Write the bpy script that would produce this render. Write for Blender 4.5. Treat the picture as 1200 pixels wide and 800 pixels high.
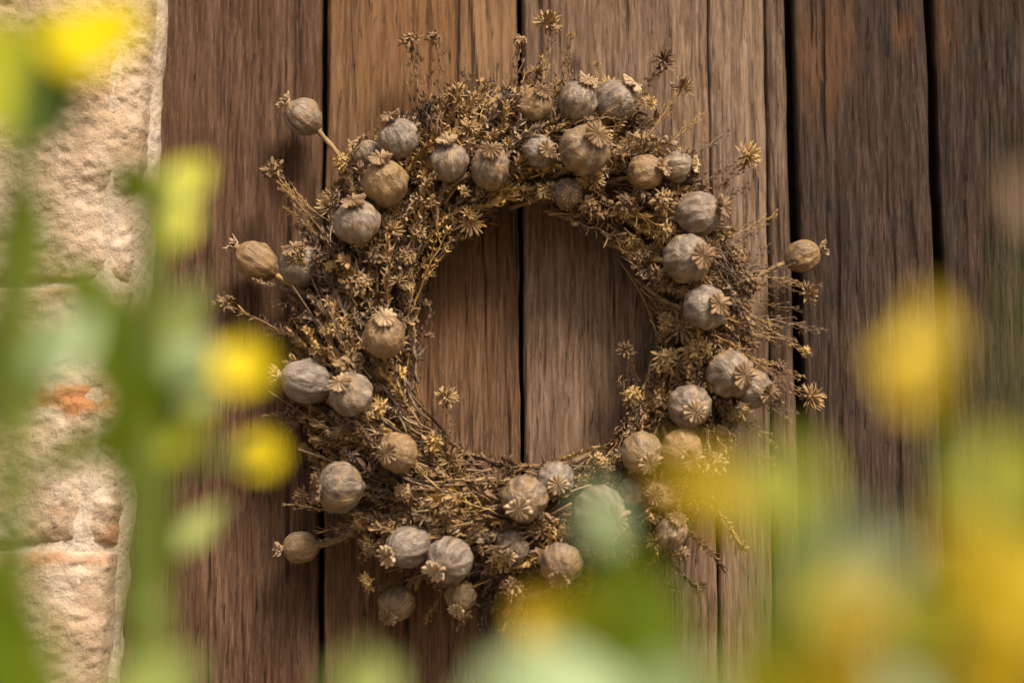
import bpy, math, random
import numpy as np
from mathutils import Vector, Matrix, Quaternion

for o in list(bpy.data.objects):
    bpy.data.objects.remove(o, do_unlink=True)
scene = bpy.context.scene
COL = scene.collection
R = math.radians
rnd = random.Random(11)

# ------------------------------------------------------------------ camera
DIST, PITCH, LENS, ZC = 1.70, R(8.0), 85.0, 1.35
FPX = LENS / 36.0 * 1200.0
CAM = Vector((0, -DIST * math.cos(PITCH), ZC - DIST * math.sin(PITCH)))
cam_data = bpy.data.cameras.new('camera')
cam_data.lens, cam_data.sensor_width, cam_data.sensor_fit = LENS, 36.0, 'HORIZONTAL'
cam_data.clip_start, cam_data.clip_end = 0.02, 2000
cam_data.dof.use_dof = True
cam_data.dof.focus_distance = DIST - 0.024
cam_data.dof.aperture_fstop = 3.2
cam_data.dof.aperture_blades = 0
camera = bpy.data.objects.new('camera', cam_data)
COL.objects.link(camera)
camera.location = CAM
camera.rotation_euler = (R(90) + PITCH, 0, 0)
scene.camera = camera

# ------------------------------------------------------------------ sky, sun, exposure
SUN_EL, SUN_AZ = R(50), R(30)            # azimuth: to the right of straight behind the camera
world = bpy.data.worlds.new('World')
scene.world = world
world.use_nodes = True
wn = world.node_tree
bgn = wn.nodes['Background']
sky = wn.nodes.new('ShaderNodeTexSky')
sky.sky_type = 'NISHITA'
sky.sun_disc = False
sky.sun_elevation = SUN_EL
sky.sun_rotation = R(180) - SUN_AZ
sky.air_density, sky.dust_density, sky.ozone_density = 1.0, 6.0, 0.6
wn.links.new(sky.outputs[0], bgn.inputs[0])
bgn.inputs[1].default_value = 0.055
sun_data = bpy.data.lights.new('sun', 'SUN')
sun_data.energy = 2.6
sun_data.angle = R(17)
sun_data.color = (1.0, 0.9, 0.76)
sun = bpy.data.objects.new('sun', sun_data)
COL.objects.link(sun)
sdir = Vector((math.sin(SUN_AZ) * math.cos(SUN_EL), -math.cos(SUN_AZ) * math.cos(SUN_EL), math.sin(SUN_EL)))
sun.rotation_euler = (-sdir).to_track_quat('-Z', 'Y').to_euler()
sun.location = (1, -3, 5)
vs = scene.view_settings
vs.view_transform = 'Standard'
vs.look = 'None'
vs.exposure = 0.98
vs.use_white_balance = True               # shade balance: the open sky is bluish
vs.white_balance_temperature = 6950
vs.white_balance_tint = 14
vs.gamma = 1.0
vs.use_curve_mapping = False
scene.render.engine = 'CYCLES'
scene.cycles.use_denoising = True
scene.cycles.max_bounces = 5
scene.cycles.sample_clamp_indirect = 6


def P(px, py, y=0.0):
    """Point in the place at distance plane y that the 1200x800 picture shows at (px, py)."""
    d = Vector(((px - 600) / FPX, (400 - py) / FPX, -1.0))
    c, s = math.cos(PITCH), math.sin(PITCH)
    w = Vector((d.x, -d.z * c - d.y * s, -d.z * s + d.y * c))
    return CAM + w * ((y - CAM.y) / w.y)


# ------------------------------------------------------------------ helpers
def _hash(ix, iy, iz, seed):
    h = (ix.astype(np.int64) * 374761393 + iy.astype(np.int64) * 668265263 + iz.astype(np.int64) * 2147483647 + seed * 1274126177) & 0xFFFFFFFF
    h = ((h ^ (h >> 13)) * 1274126177) & 0xFFFFFFFF
    h = (h ^ (h >> 16)) & 0xFFFFFFFF
    return h / 4294967295.0


def vnoise(x, y, z, seed=0):
    x, y, z = np.broadcast_arrays(np.asarray(x, float), np.asarray(y, float), np.asarray(z, float))
    fx, fy, fz = np.floor(x), np.floor(y), np.floor(z)
    tx, ty, tz = x - fx, y - fy, z - fz
    tx, ty, tz = tx * tx * (3 - 2 * tx), ty * ty * (3 - 2 * ty), tz * tz * (3 - 2 * tz)
    r = 0
    for dx in (0, 1):
        for dy in (0, 1):
            for dz in (0, 1):
                w = (tx if dx else 1 - tx) * (ty if dy else 1 - ty) * (tz if dz else 1 - tz)
                r = r + w * _hash(fx + dx, fy + dy, fz + dz, seed)
    return r * 2 - 1


def fbm(x, y, z, octaves=4, seed=0, gain=0.5):
    s, a, f = 0, 1.0, 1.0
    for o in range(octaves):
        s = s + a * vnoise(np.asarray(x) * f, np.asarray(y) * f, np.asarray(z) * f, seed + o * 17)
        a *= gain
        f *= 2.03
    return s


class MB:
    """Collects vertices and faces for one mesh."""
    def __init__(self):
        self.v, self.f = [], []

    def add(self, verts, faces, M=None):
        n = len(self.v)
        if M is not None:
            verts = [M @ Vector(p) for p in verts]
        self.v.extend(tuple(p) for p in verts)
        self.f.extend(tuple(i + n for i in f) for f in faces)

    def tube(self, pts, radii, sides=6, cap=True):
        pts = [Vector(p) for p in pts]
        n = len(pts)
        if not hasattr(radii, '__len__'):
            radii = [radii] * n
        verts, faces = [], []
        up = Vector((0.31, 0.83, 0.47)).normalized()
        for i, p in enumerate(pts):
            t = (pts[min(i + 1, n - 1)] - pts[max(i - 1, 0)]).normalized()
            a = t.cross(up)
            if a.length < 1e-3:
                a = t.cross(Vector((1, 0, 0)))
            a.normalize()
            b = t.cross(a)
            for k in range(sides):
                w = 2 * math.pi * k / sides
                verts.append(p + (a * math.cos(w) + b * math.sin(w)) * radii[i])
        for i in range(n - 1):
            for k in range(sides):
                k2 = (k + 1) % sides
                faces.append((i * sides + k, i * sides + k2, (i + 1) * sides + k2, (i + 1) * sides + k))
        if cap:
            faces.append(tuple(range(sides))[::-1])
            faces.append(tuple(range((n - 1) * sides, n * sides)))
        self.add(verts, faces)

    def grid(self, G):
        """G: array (rows, cols, 3)."""
        r, c = G.shape[:2]
        n = len(self.v)
        self.v.extend(map(tuple, G.reshape(-1, 3).tolist()))
        for i in range(r - 1):
            for j in range(c - 1):
                a = n + i * c + j
                self.f.append((a, a + 1, a + c + 1, a + c))

    def mesh(self, name, mat, smooth=True):
        me = bpy.data.meshes.new(name)
        me.from_pydata(self.v, [], self.f)
        if mat:
            me.materials.append(mat)
        me.polygons.foreach_set('use_smooth', [smooth] * len(me.polygons))
        me.update()
        return me


def link(name, data, parent=None, parent_world=None, M=None):
    o = bpy.data.objects.new(name, data)
    COL.objects.link(o)
    if M is not None:
        o.matrix_basis = M
    if parent is not None:
        o.parent = parent
        if parent_world is not None:
            o.matrix_parent_inverse = parent_world.inverted()
    return o


def thing(name, label, cat, loc, group=None, kind=None):
    o = bpy.data.objects.new(name, None)
    o.empty_display_size = 0.05
    COL.objects.link(o)
    o.location = loc
    o['label'], o['category'] = label, cat
    if group:
        o['group'] = group
    if kind:
        o['kind'] = kind
    return o, Matrix.Translation(Vector(loc))


# ------------------------------------------------------------------ materials
class NT:
    def __init__(self, name, rough=0.8, spec=0.3):
        self.m = bpy.data.materials.new(name)
        self.m.use_nodes = True
        self.t = self.m.node_tree
        self.b = self.t.nodes['Principled BSDF']
        self.b.inputs['Roughness'].default_value = rough
        self.b.inputs['Specular IOR Level'].default_value = spec
        self.tc = self.t.nodes.new('ShaderNodeTexCoord')

    def n(self, kind, **kw):
        nd = self.t.nodes.new('ShaderNode' + kind)
        for k, v in kw.items():
            setattr(nd, k, v)
        return nd

    def l(self, a, b):
        self.t.links.new(a, b)

    def mapped(self, scale, src=None, offset=None):
        mp = self.n('Mapping')
        self.l(src or self.tc.outputs['Object'], mp.inputs[0])
        mp.inputs['Scale'].default_value = scale
        if offset is not None:
            self.l(offset, mp.inputs['Location'])
        return mp.outputs[0]

    def noise(self, vec, scale, detail=4, rough=0.55, dist=0.0):
        nd = self.n('TexNoise')
        self.l(vec, nd.inputs['Vector'])
        nd.inputs['Scale'].default_value = scale
        nd.inputs['Detail'].default_value = detail
        nd.inputs['Roughness'].default_value = rough
        nd.inputs['Distortion'].default_value = dist
        return nd.outputs['Fac']

    def ramp(self, fac, stops):
        nd = self.n('ValToRGB')
        e = nd.color_ramp.elements
        while len(e) < len(stops):
            e.new(0.5)
        for el, (p, c) in zip(e, stops):
            el.position = p
            el.color = (*c, 1) if hasattr(c, '__len__') else (c, c, c, 1)
        self.l(fac, nd.inputs[0])
        return nd.outputs[0]

    def mix(self, fac, a, b, mode='MIX'):
        nd = self.n('Mix', data_type='RGBA', blend_type=mode)
        for s, v in ((nd.inputs[0], fac), (nd.inputs[6], a), (nd.inputs[7], b)):
            if isinstance(v, (int, float)):
                s.default_value = v
            elif isinstance(v, tuple):
                s.default_value = (*v, 1)
            else:
                self.l(v, s)
        return nd.outputs[2]

    def math(self, op, a, b=0.0):
        nd = self.n('Math', operation=op)
        for s, v in ((nd.inputs[0], a), (nd.inputs[1], b)):
            if isinstance(v, (int, float)):
                s.default_value = v
            else:
                self.l(v, s)
        return nd.outputs[0]

    def bump(self, h, strength, dist, prev=None):
        nd = self.n('Bump')
        nd.inputs['Strength'].default_value = strength
        nd.inputs['Distance'].default_value = dist
        self.l(h, nd.inputs['Height'])
        if prev is not None:
            self.l(prev, nd.inputs['Normal'])
        return nd.outputs[0]

    def out(self, col, normal=None):
        if isinstance(col, tuple):
            self.b.inputs['Base Color'].default_value = (*col, 1)
        else:
            self.l(col, self.b.inputs['Base Color'])
        if normal is not None:
            self.l(normal, self.b.inputs['Normal'])
        return self.m


def srgb(r, g, b):
    f = lambda c: ((c / 255 + 0.055) / 1.055) ** 2.4 if c > 10 else c / 255 / 12.92
    return (f(r), f(g), f(b))


def wood(name, dark, mid, light, tint, tint_amt, seed, patches=()):
    """Weathered board: short fibres, streaks, stains and dirt-filled checks running with the grain (z)."""
    k = NT(name, rough=0.82, spec=0.25)
    cmb = k.n('CombineXYZ')
    for i, v in enumerate((seed * 3.7, seed * 1.3, seed * 5.1)):
        cmb.inputs[i].default_value = v
    warp = k.noise(k.mapped((1, 1, 0.25), offset=cmb.outputs[0]), 9, 3)
    wv = k.n('VectorMath', operation='MULTIPLY_ADD')
    k.l(warp, wv.inputs[0])
    wv.inputs[1].default_value = (0.014, 0.0, 0.0)
    k.l(k.tc.outputs['Object'], wv.inputs[2])
    src = wv.outputs[0]
    fib = k.noise(k.mapped((1, 1, 0.050), src, cmb.outputs[0]), 380, 6, 0.74)
    med = k.noise(k.mapped((1, 1, 0.07), src, cmb.outputs[0]), 85, 4, 0.65)
    big = k.noise(k.mapped((1, 1, 0.45), src, cmb.outputs[0]), 11, 5, 0.65)
    base = k.ramp(fib, [(0.34, dark), (0.48, mid), (0.66, light)])
    base = k.mix(k.math('MULTIPLY', k.ramp(med, [(0.40, 0.0), (0.66, 1.0)]), 0.5), base, dark)
    stain = k.ramp(big, [(0.42, 0.0), (0.64, 1.0)])
    base = k.mix(k.math('MULTIPLY', stain, tint_amt), base, tint)
    for (px, py, rad, colr, amt) in patches:      # old stains, a knot, and the dark of a hole painted as colour
        sub = k.n('VectorMath', operation='SUBTRACT')
        k.l(src, sub.inputs[0])
        sub.inputs[1].default_value = tuple(P(px, py))
        sq = k.n('VectorMath', operation='LENGTH')
        k.l(k.mapped((1 / rad, 1 / rad, 0.55 / rad), sub.outputs[0]), sq.inputs[0])
        f = k.math('ADD', sq.outputs['Value'], k.math('MULTIPLY', k.math('SUBTRACT', med, 0.5), 1.6))
        f = k.math('ADD', f, k.math('MULTIPLY', k.math('SUBTRACT', big, 0.5), 1.2))
        f = k.math('ADD', f, k.math('MULTIPLY', k.math('SUBTRACT', fib, 0.5), 1.4))
        base = k.mix(k.math('MULTIPLY', k.ramp(f, [(0.35, 1.0), (1.05, 0.0)]), amt), base, colr)
    fl = k.noise(k.mapped((1, 1, 0.11), src, cmb.outputs[0]), 560, 3, 0.6)
    base = k.mix(k.math('MULTIPLY', k.ramp(fl, [(0.58, 0.0), (0.65, 1.0)]), 0.45), base, light)
    base = k.mix(k.math('MULTIPLY', k.ramp(fl, [(0.33, 1.0), (0.39, 0.0)]), 0.55), base, dark)
    chk = k.noise(k.mapped((1, 1, 0.03), src, cmb.outputs[0]), 170, 3, 0.55)
    chm = k.ramp(chk, [(0.31, 1.0), (0.38, 0.0)])
    pit = k.ramp(k.noise(k.mapped((1, 1, 0.10), src, cmb.outputs[0]), 330, 3, 0.65), [(0.28, 1.0), (0.37, 0.0)])
    dirt = k.math('MAXIMUM', chm, pit)
    base = k.mix(k.math('MULTIPLY', dirt, 0.8), base, tuple(c * 0.35 for c in dark))
    h = k.math('ADD', k.math('SUBTRACT', fib, k.math('MULTIPLY', dirt, 0.6)), k.math('MULTIPLY', fl, 0.5))
    nrm = k.bump(h, 1.0, 0.0018)
    return k.out(base, nrm)


M_WOOD = [
    wood('oak_board_brown', (0.040, 0.020, 0.011), (0.104, 0.056, 0.032), (0.205, 0.124, 0.080), (0.105, 0.054, 0.028), 0.5, 1),
    wood('oak_board_russet', (0.054, 0.028, 0.015), (0.140, 0.078, 0.043), (0.27, 0.168, 0.102), (0.18, 0.088, 0.034), 0.5, 2, [(500, 40, 0.08, (0.26, 0.130, 0.047), 0.45), (585, 60, 0.035, (0.34, 0.215, 0.115), 0.5)]),
    wood('oak_board_tan', (0.078, 0.046, 0.029), (0.205, 0.132, 0.086), (0.36, 0.255, 0.178), (0.19, 0.112, 0.062), 0.40, 3, [(683, 79, 0.006, (0.05, 0.028, 0.018), 0.8), (655, 20, 0.03, (0.10, 0.060, 0.036), 0.5)]),
    wood('oak_board_pale', (0.085, 0.052, 0.034), (0.230, 0.153, 0.103), (0.38, 0.278, 0.200), (0.22, 0.14, 0.082), 0.35, 4),
    wood('oak_board_strip', (0.050, 0.030, 0.020), (0.125, 0.080, 0.054), (0.23, 0.162, 0.118), (0.14, 0.078, 0.042), 0.40, 5),
    wood('oak_board_dark', (0.015, 0.010, 0.008), (0.038, 0.025, 0.019), (0.115, 0.080, 0.063), (0.075, 0.038, 0.019), 0.45, 6, [(985, 60, 0.035, (0.15, 0.070, 0.028), 0.55), (1068, 40, 0.012, (0.15, 0.064, 0.022), 0.65)]),
    wood('oak_board_darkest', (0.013, 0.009, 0.006), (0.034, 0.022, 0.016), (0.100, 0.068, 0.052), (0.055, 0.029, 0.015), 0.45, 7, [(1110, 30, 0.022, (0.115, 0.052, 0.020), 0.6), (1196, 168, 0.006, (0.012, 0.008, 0.006), 0.9)]),
]
M_BACK = NT('old_backing_wood', 0.9, 0.1).out((0.02, 0.013, 0.01))


def stone_mat():
    k = NT('limestone', 0.9, 0.2)
    v = k.tc.outputs['Object']
    big = k.noise(v, 7, 5, 0.6)
    med = k.noise(v, 30, 6, 0.65, 0.4)
    fine = k.noise(v, 170, 5, 0.7)
    flat = k.noise(k.mapped((1, 1, 2.6)), 14, 5, 0.6, 0.6)
    col = k.ramp(med, [(0.30, (0.31, 0.220, 0.145)), (0.50, (0.45, 0.345, 0.245)), (0.70, (0.60, 0.50, 0.39))])
    col = k.mix(k.math('MULTIPLY', k.ramp(big, [(0.50, 0.0), (0.64, 1.0)]), 0.4), col, (0.52, 0.36, 0.20))
    col = k.mix(k.math('MULTIPLY', k.ramp(flat, [(0.58, 0.0), (0.70, 1.0)]), 0.3), col, (0.44, 0.24, 0.11))
    for (sx, sy, rx_, rz_, amt) in ((80, 468, 0.040, 0.011, 0.85), (60, 655, 0.07, 0.006, 0.5), (135, 625, 0.012, 0.012, 0.6)):
        sub = k.n('VectorMath', operation='SUBTRACT')
        k.l(v, sub.inputs[0])
        sub.inputs[1].default_value = tuple(P(sx, sy, -0.052))
        ln_ = k.n('VectorMath', operation='LENGTH')
        k.l(k.mapped((1 / rx_, 1, 1 / rz_), sub.outputs[0]), ln_.inputs[0])
        ff_ = k.math('ADD', ln_.outputs['Value'], k.math('MULTIPLY', k.math('SUBTRACT', med, 0.5), 3.0))
        col = k.mix(k.math('MULTIPLY', k.ramp(ff_, [(0.4, 1.0), (1.1, 0.0)]), amt), col, (0.44, 0.19, 0.065))
    pit = k.ramp(fine, [(0.30, 1.0), (0.42, 0.0)])
    col = k.mix(k.math('MULTIPLY', pit, 0.6), col, (0.20, 0.14, 0.09))
    grit = k.noise(v, 420, 3, 0.7)
    col = k.mix(k.math('MULTIPLY', k.ramp(grit, [(0.34, 1.0), (0.44, 0.0)]), 0.4), col, (0.26, 0.17, 0.10))
    nrm = k.bump(fine, 0.75, 0.003)
    nrm = k.bump(grit, 0.6, 0.0015, nrm)
    return k.out(col, nrm)


def plaster_mat():
    k = NT('lime_mortar', 0.85, 0.2)
    v = k.tc.outputs['Object']
    a = k.noise(v, 18, 5, 0.6)
    f = k.noise(v, 140, 4, 0.65)
    col = k.ramp(a, [(0.35, (0.44, 0.35, 0.26)), (0.65, (0.58, 0.50, 0.405))])
    col = k.mix(k.math('MULTIPLY', k.ramp(f, [(0.34, 1.0), (0.48, 0.0)]), 0.5), col, (0.26, 0.185, 0.12))
    return k.out(col, k.bump(f, 0.9, 0.003))


M_STONE, M_PLASTER = stone_mat(), plaster_mat()


def dried(name, stops, rough=0.8, nscale=330.0, spread=0.75, transl=0.0):
    """Dried plant matter; every piece draws its own tone from the ramp, mottled by noise."""
    k = NT(name, rough, 0.15)
    info = k.n('ObjectInfo')
    geo = k.n('NewGeometry')
    nz = k.noise(geo.outputs['Position'], nscale, 3, 0.6)
    nz2 = k.noise(geo.outputs['Position'], 26, 2, 0.5)
    f = k.math('MULTIPLY', info.outputs['Random'], spread)
    f = k.math('ADD', f, k.math('MULTIPLY', k.math('SUBTRACT', nz, 0.5), 1.1))
    f = k.math('ADD', f, k.math('MULTIPLY', k.math('SUBTRACT', nz2, 0.5), 1.2))
    f = k.math('ADD', f, (1 - spread) / 2)
    col = k.ramp(f, stops)
    m = k.out(col, k.bump(nz, 0.25, 0.001))
    if transl:
        tr = k.n('BsdfTranslucent')
        k.l(col, tr.inputs[0])
        mx = k.n('MixShader')
        mx.inputs[0].default_value = transl
        k.l(k.b.outputs[0], mx.inputs[1])
        k.l(tr.outputs[0], mx.inputs[2])
        k.l(mx.outputs[0], k.t.nodes['Material Output'].inputs[0])
    return m


M_SPRIG = dried('dried_sprig', rough=0.95, stops=[(0.0, (0.075, 0.048, 0.032)), (0.35, (0.20, 0.128, 0.073)), (0.65, (0.33, 0.220, 0.120)), (1.0, (0.50, 0.33, 0.11))])
M_GREY = dried('dried_grey_sprig', [(0.0, (0.060, 0.042, 0.032)), (0.40, (0.19, 0.138, 0.100)), (0.70, (0.34, 0.250, 0.175)), (0.95, (0.48, 0.32, 0.12))])
M_FILL = dried('dried_gap_shade', [(0.0, (0.045, 0.028, 0.018)), (0.4, (0.125, 0.080, 0.048)), (0.7, (0.23, 0.148, 0.075)), (1.0, (0.38, 0.235, 0.075))])  # sprig tones darkened: shade of the deep gaps is put into the colour
M_HEAD = dried('dried_seed_head', spread=0.55, stops=[(0.0, (0.085, 0.053, 0.034)), (0.4, (0.235, 0.155, 0.088)), (0.7, (0.41, 0.285, 0.145)), (1.0, (0.57, 0.385, 0.13))])
M_TWIG = dried('dried_twig', [(0.1, (0.06, 0.040, 0.028)), (0.5, (0.15, 0.098, 0.060)), (0.9, (0.29, 0.19, 0.095))], nscale=90)
M_STEM = dried('poppy_stem', [(0.1, (0.17, 0.115, 0.065)), (0.5, (0.28, 0.195, 0.105)), (0.9, (0.42, 0.28, 0.12))], nscale=90)
M_CROWN = dried('poppy_crown', [(0.0, (0.20, 0.125, 0.070)), (0.5, (0.40, 0.285, 0.175)), (0.9, (0.60, 0.47, 0.31))], nscale=420, spread=0.6)


def pod_mat():
    k = NT('poppy_capsule', 0.48, 0.45)
    info = k.n('ObjectInfo')
    off = k.n('CombineXYZ')
    for i in range(3):
        k.l(k.math('MULTIPLY', info.outputs['Random'], 37.0 + i * 11), off.inputs[i])
    v = k.mapped((1, 1, 1), None, off.outputs[0])
    vs_ = k.mapped((1, 1, 0.3), None, off.outputs[0])
    streak = k.noise(vs_, 3.2, 4, 0.55, 0.35)
    patch = k.noise(v, 1.3, 4, 0.55)
    mott = k.noise(v, 9, 4, 0.65)
    tone = k.n('ValToRGB')
    tone.color_ramp.interpolation = 'LINEAR'
    te = tone.color_ramp.elements
    for q_, (pp_, cc_) in enumerate([(0.0, (0.29, 0.262, 0.235)), (0.3, (0.27, 0.212, 0.150)), (0.55, (0.26, 0.222, 0.182)), (0.75, (0.30, 0.195, 0.085)), (1.0, (0.15, 0.108, 0.080))]):
        el = te[q_] if q_ < 2 else te.new(pp_)
        el.position, el.color = pp_, (*cc_, 1)
    k.l(info.outputs['Random'], tone.inputs[0])
    col = k.ramp(streak, [(0.30, (0.085, 0.058, 0.040)), (0.5, (0.205, 0.150, 0.104)), (0.70, (0.42, 0.345, 0.265))])
    col = k.mix(0.55, col, k.mix(1.0, tone.outputs[0], k.ramp(streak, [(0.3, 0.45), (0.7, 1.35)]), 'MULTIPLY'))
    f = k.math('ADD', patch, k.math('MULTIPLY', k.math('SUBTRACT', info.outputs['Random'], 0.5), 0.35))
    col = k.mix(k.math('MULTIPLY', k.ramp(f, [(0.46, 0.0), (0.66, 1.0)]), 0.75), col, (0.30, 0.185, 0.075))
    col = k.mix(k.math('MULTIPLY', k.ramp(f, [(0.25, 1.0), (0.44, 0.0)]), 0.6), col, (0.21, 0.178, 0.150))
    col = k.mix(k.math('MULTIPLY', k.ramp(mott, [(0.33, 1.0), (0.44, 0.0)]), 0.7), col, (0.10, 0.068, 0.045))
    sep = k.n('SeparateXYZ')
    k.l(k.tc.outputs['Object'], sep.inputs[0])
    ang = k.math('ARCTAN2', sep.outputs[1], sep.outputs[0])
    ln = k.math('COSINE', k.math('ADD', k.math('MULTIPLY', ang, 11.0), k.math('MULTIPLY', patch, 1.5)))
    ln = k.math('MULTIPLY', k.ramp(ln, [(0.90, 0.0), (1.0, 1.0)]), k.ramp(patch, [(0.42, 0.0), (0.64, 0.4)]))
    col = k.mix(ln, col, (0.42, 0.34, 0.25))
    nrm = k.bump(streak, 0.25, 0.08)
    nrm = k.bump(mott, 0.22, 0.03, nrm)
    return k.out(col, nrm)


M_POD = pod_mat()


def leaf_mat(name, a, b, transl=0.35, rough=0.45):
    k = NT(name, rough, 0.35)
    nz = k.noise(k.tc.outputs['Object'], 60, 3, 0.5)
    col = k.ramp(nz, [(0.3, a), (0.7, b)])
    k.out(col)
    tr = k.n('BsdfTranslucent')
    k.l(col, tr.inputs[0])
    mx = k.n('MixShader')
    mx.inputs[0].default_value = transl
    k.l(k.b.outputs[0], mx.inputs[1])
    k.l(tr.outputs[0], mx.inputs[2])
    k.l(mx.outputs[0], k.t.nodes['Material Output'].inputs[0])
    return k.m


M_LEAF = {
    'green': leaf_mat('leaf_green', (0.12, 0.19, 0.005), (0.17, 0.24, 0.010)),
    'deep': leaf_mat('leaf_deep_green', (0.045, 0.10, 0.003), (0.075, 0.14, 0.006)),
    'olive': leaf_mat('leaf_olive', (0.30, 0.32, 0.010), (0.36, 0.36, 0.015)),
    'mint': leaf_mat('leaf_glaucous', (0.36, 0.50, 0.25), (0.44, 0.57, 0.31)),
    'pale': leaf_mat('leaf_pale_green', (0.38, 0.48, 0.13), (0.47, 0.56, 0.18)),
    'lime': leaf_mat('leaf_lime', (0.50, 0.55, 0.025), (0.58, 0.62, 0.05)),
    'yellow': leaf_mat('petal_yellow', (0.80, 0.66, 0.005), (0.86, 0.70, 0.01)),
    'gold': leaf_mat('petal_gold', (0.58, 0.41, 0.008), (0.66, 0.47, 0.015)),
    'tan': leaf_mat('leaf_tan', (0.36, 0.25, 0.13), (0.42, 0.3, 0.17)),
}
M_GSTEM = leaf_mat('green_stem', (0.085, 0.125, 0.012), (0.13, 0.17, 0.02), 0.1)


def ground_mat():
    k = NT('bare_ground', 0.95, 0.1)
    v = k.tc.outputs['Object']
    a = k.noise(v, 3, 6, 0.6)
    return k.out(k.ramp(a, [(0.35, (0.13, 0.10, 0.065)), (0.65, (0.25, 0.20, 0.14))]), k.bump(k.noise(v, 30, 5), 0.6, 0.02))


# ------------------------------------------------------------------ ground
mb = MB()
g = np.zeros((25, 25, 3))
gx = np.sign(np.linspace(-1, 1, 25)) * np.abs(np.linspace(-1, 1, 25)) ** 4 * 600
g[..., 0] = gx[None, :]
g[..., 1] = gx[:, None]
g[..., 2] = 0
mb.grid(g)
ground = link('ground', mb.mesh('ground', ground_mat()))
ground['kind'] = 'structure'

# ------------------------------------------------------------------ plank door
door, DW = thing('plank_door', 'old weathered brown door of upright wooden planks carrying the wreath', 'door', (0.1, 0.02, 0.0), kind='thing')
# seam lines in the photograph: (x at top, gap at top), (x at bottom, gap at bottom)
SEAMS = [((140, 0), (90, 0)), ((380, 5), (375, 6)), ((608, 5), (614, 5)), ((829, 0.4), (844, 3.5)),
         ((896, 1.0), (908, 1.5)), ((924, 9), (948, 10)), ((1088, 11), (1118, 12)), ((1330, 5), (1375, 5))]
z0s = np.concatenate([[0.03, 0.3, 0.6, 0.85], np.linspace(1.0, 1.70, 300), [1.8, 1.95, 2.1]])
ZT, ZB = P(600, 0).z, P(600, 800).z
DEPTH_OFF = [0.0, 0.002, 0.0, 0.001, 0.003, -0.003, 0.001]


def seam_x(i, side):
    (xt, gt), (xb, gb) = SEAMS[i]
    top = P(xt + side * gt / 2, 0).x
    bot = P(xb + side * gb / 2, 800).x
    return bot + (top - bot) * (z0s - ZB) / (ZT - ZB)


for i in range(7):
    xl, xr = seam_x(i, 1), seam_x(i + 1, -1)
    if i == 0:
        xl = xl - 0.1
    w = float(np.mean(xr - xl))
    nx = max(24, int(w / 0.0009))
    u = np.linspace(0, 1, nx)
    # wandering plank edges
    el = 0.0007 * fbm(z0s * 30, 0.5, i * 7.0, 3, 5)
    er = 0.0007 * fbm(z0s * 30, 4.5, i * 7.0, 3, 9)
    X = (xl + el)[:, None] * (1 - u)[None, :] + (xr + er)[:, None] * u[None, :]
    Z = np.repeat(z0s[:, None], nx, 1)
    wob = 0.006 * fbm(X * 8, Z * 2.2, i * 3.1, 2, 31)
    Xw = X + wob
    relief = 0.0010 * fbm(Xw * 300, Z * 24, i * 5.0, 3, 41, 0.65) + 0.0006 * fbm(Xw * 90, Z * 7.0, i * 5.0 + 2, 3, 57)
    chk = vnoise(Xw * 150, Z * 7.0, i * 9.0, 71)
    relief -= 0.0028 * np.clip((chk - 0.62) / 0.25, 0, 1)
    ed = np.minimum(X - X[:, :1], X[:, -1:] - X)
    rr = 0.0045
    roll = -0.004 * (1 - np.sqrt(np.clip(1 - (1 - np.clip(ed / rr, 0, 1)) ** 2, 0, 1)))
    cup = 0.0015 * np.sin(u * math.pi)[None, :]
    Y = -(relief + roll + cup) + DEPTH_OFF[i]
    mb = MB()
    G = np.stack([X, Y, Z], -1)
    # close the sides: one extra column each side reaching the back
    left, right = G[:, :1].copy(), G[:, -1:].copy()
    left[..., 1] = 0.028
    right[..., 1] = 0.028
    mb.grid(np.concatenate([left, G, right], 1))
    pl = link('plank', mb.mesh('plank', M_WOOD[i]), door, DW)
mb = MB()
xa, xb = P(60, 400).x, P(1380, 400).x
for (zz0, zz1) in ((0.03, 2.1),):
    c = [(xa, 0.0285, zz0), (xb, 0.0285, zz0), (xb, 0.0285, zz1), (xa, 0.0285, zz1),
         (xa, 0.05, zz0), (xb, 0.05, zz0), (xb, 0.05, zz1), (xa, 0.05, zz1)]
    mb.add(c, [(0, 1, 2, 3), (5, 4, 7, 6), (1, 5, 6, 2), (4, 0, 3, 7), (3, 2, 6, 7), (4, 5, 1, 0)])
link('backing_board', mb.mesh('backing_board', M_BACK, False), door, DW)

# ------------------------------------------------------------------ stone jamb
jamb, JW = thing('stone_jamb', 'rough cream limestone door jamb with rusty stains at the left edge', 'stone wall', (-0.42, 0.0, 0.0), kind='thing')


def edge_x(z):
    t = P(203, 0).x
    b = P(146, 800).x
    return b + (t - b) * (z - ZB) / (ZT - ZB)


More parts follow.
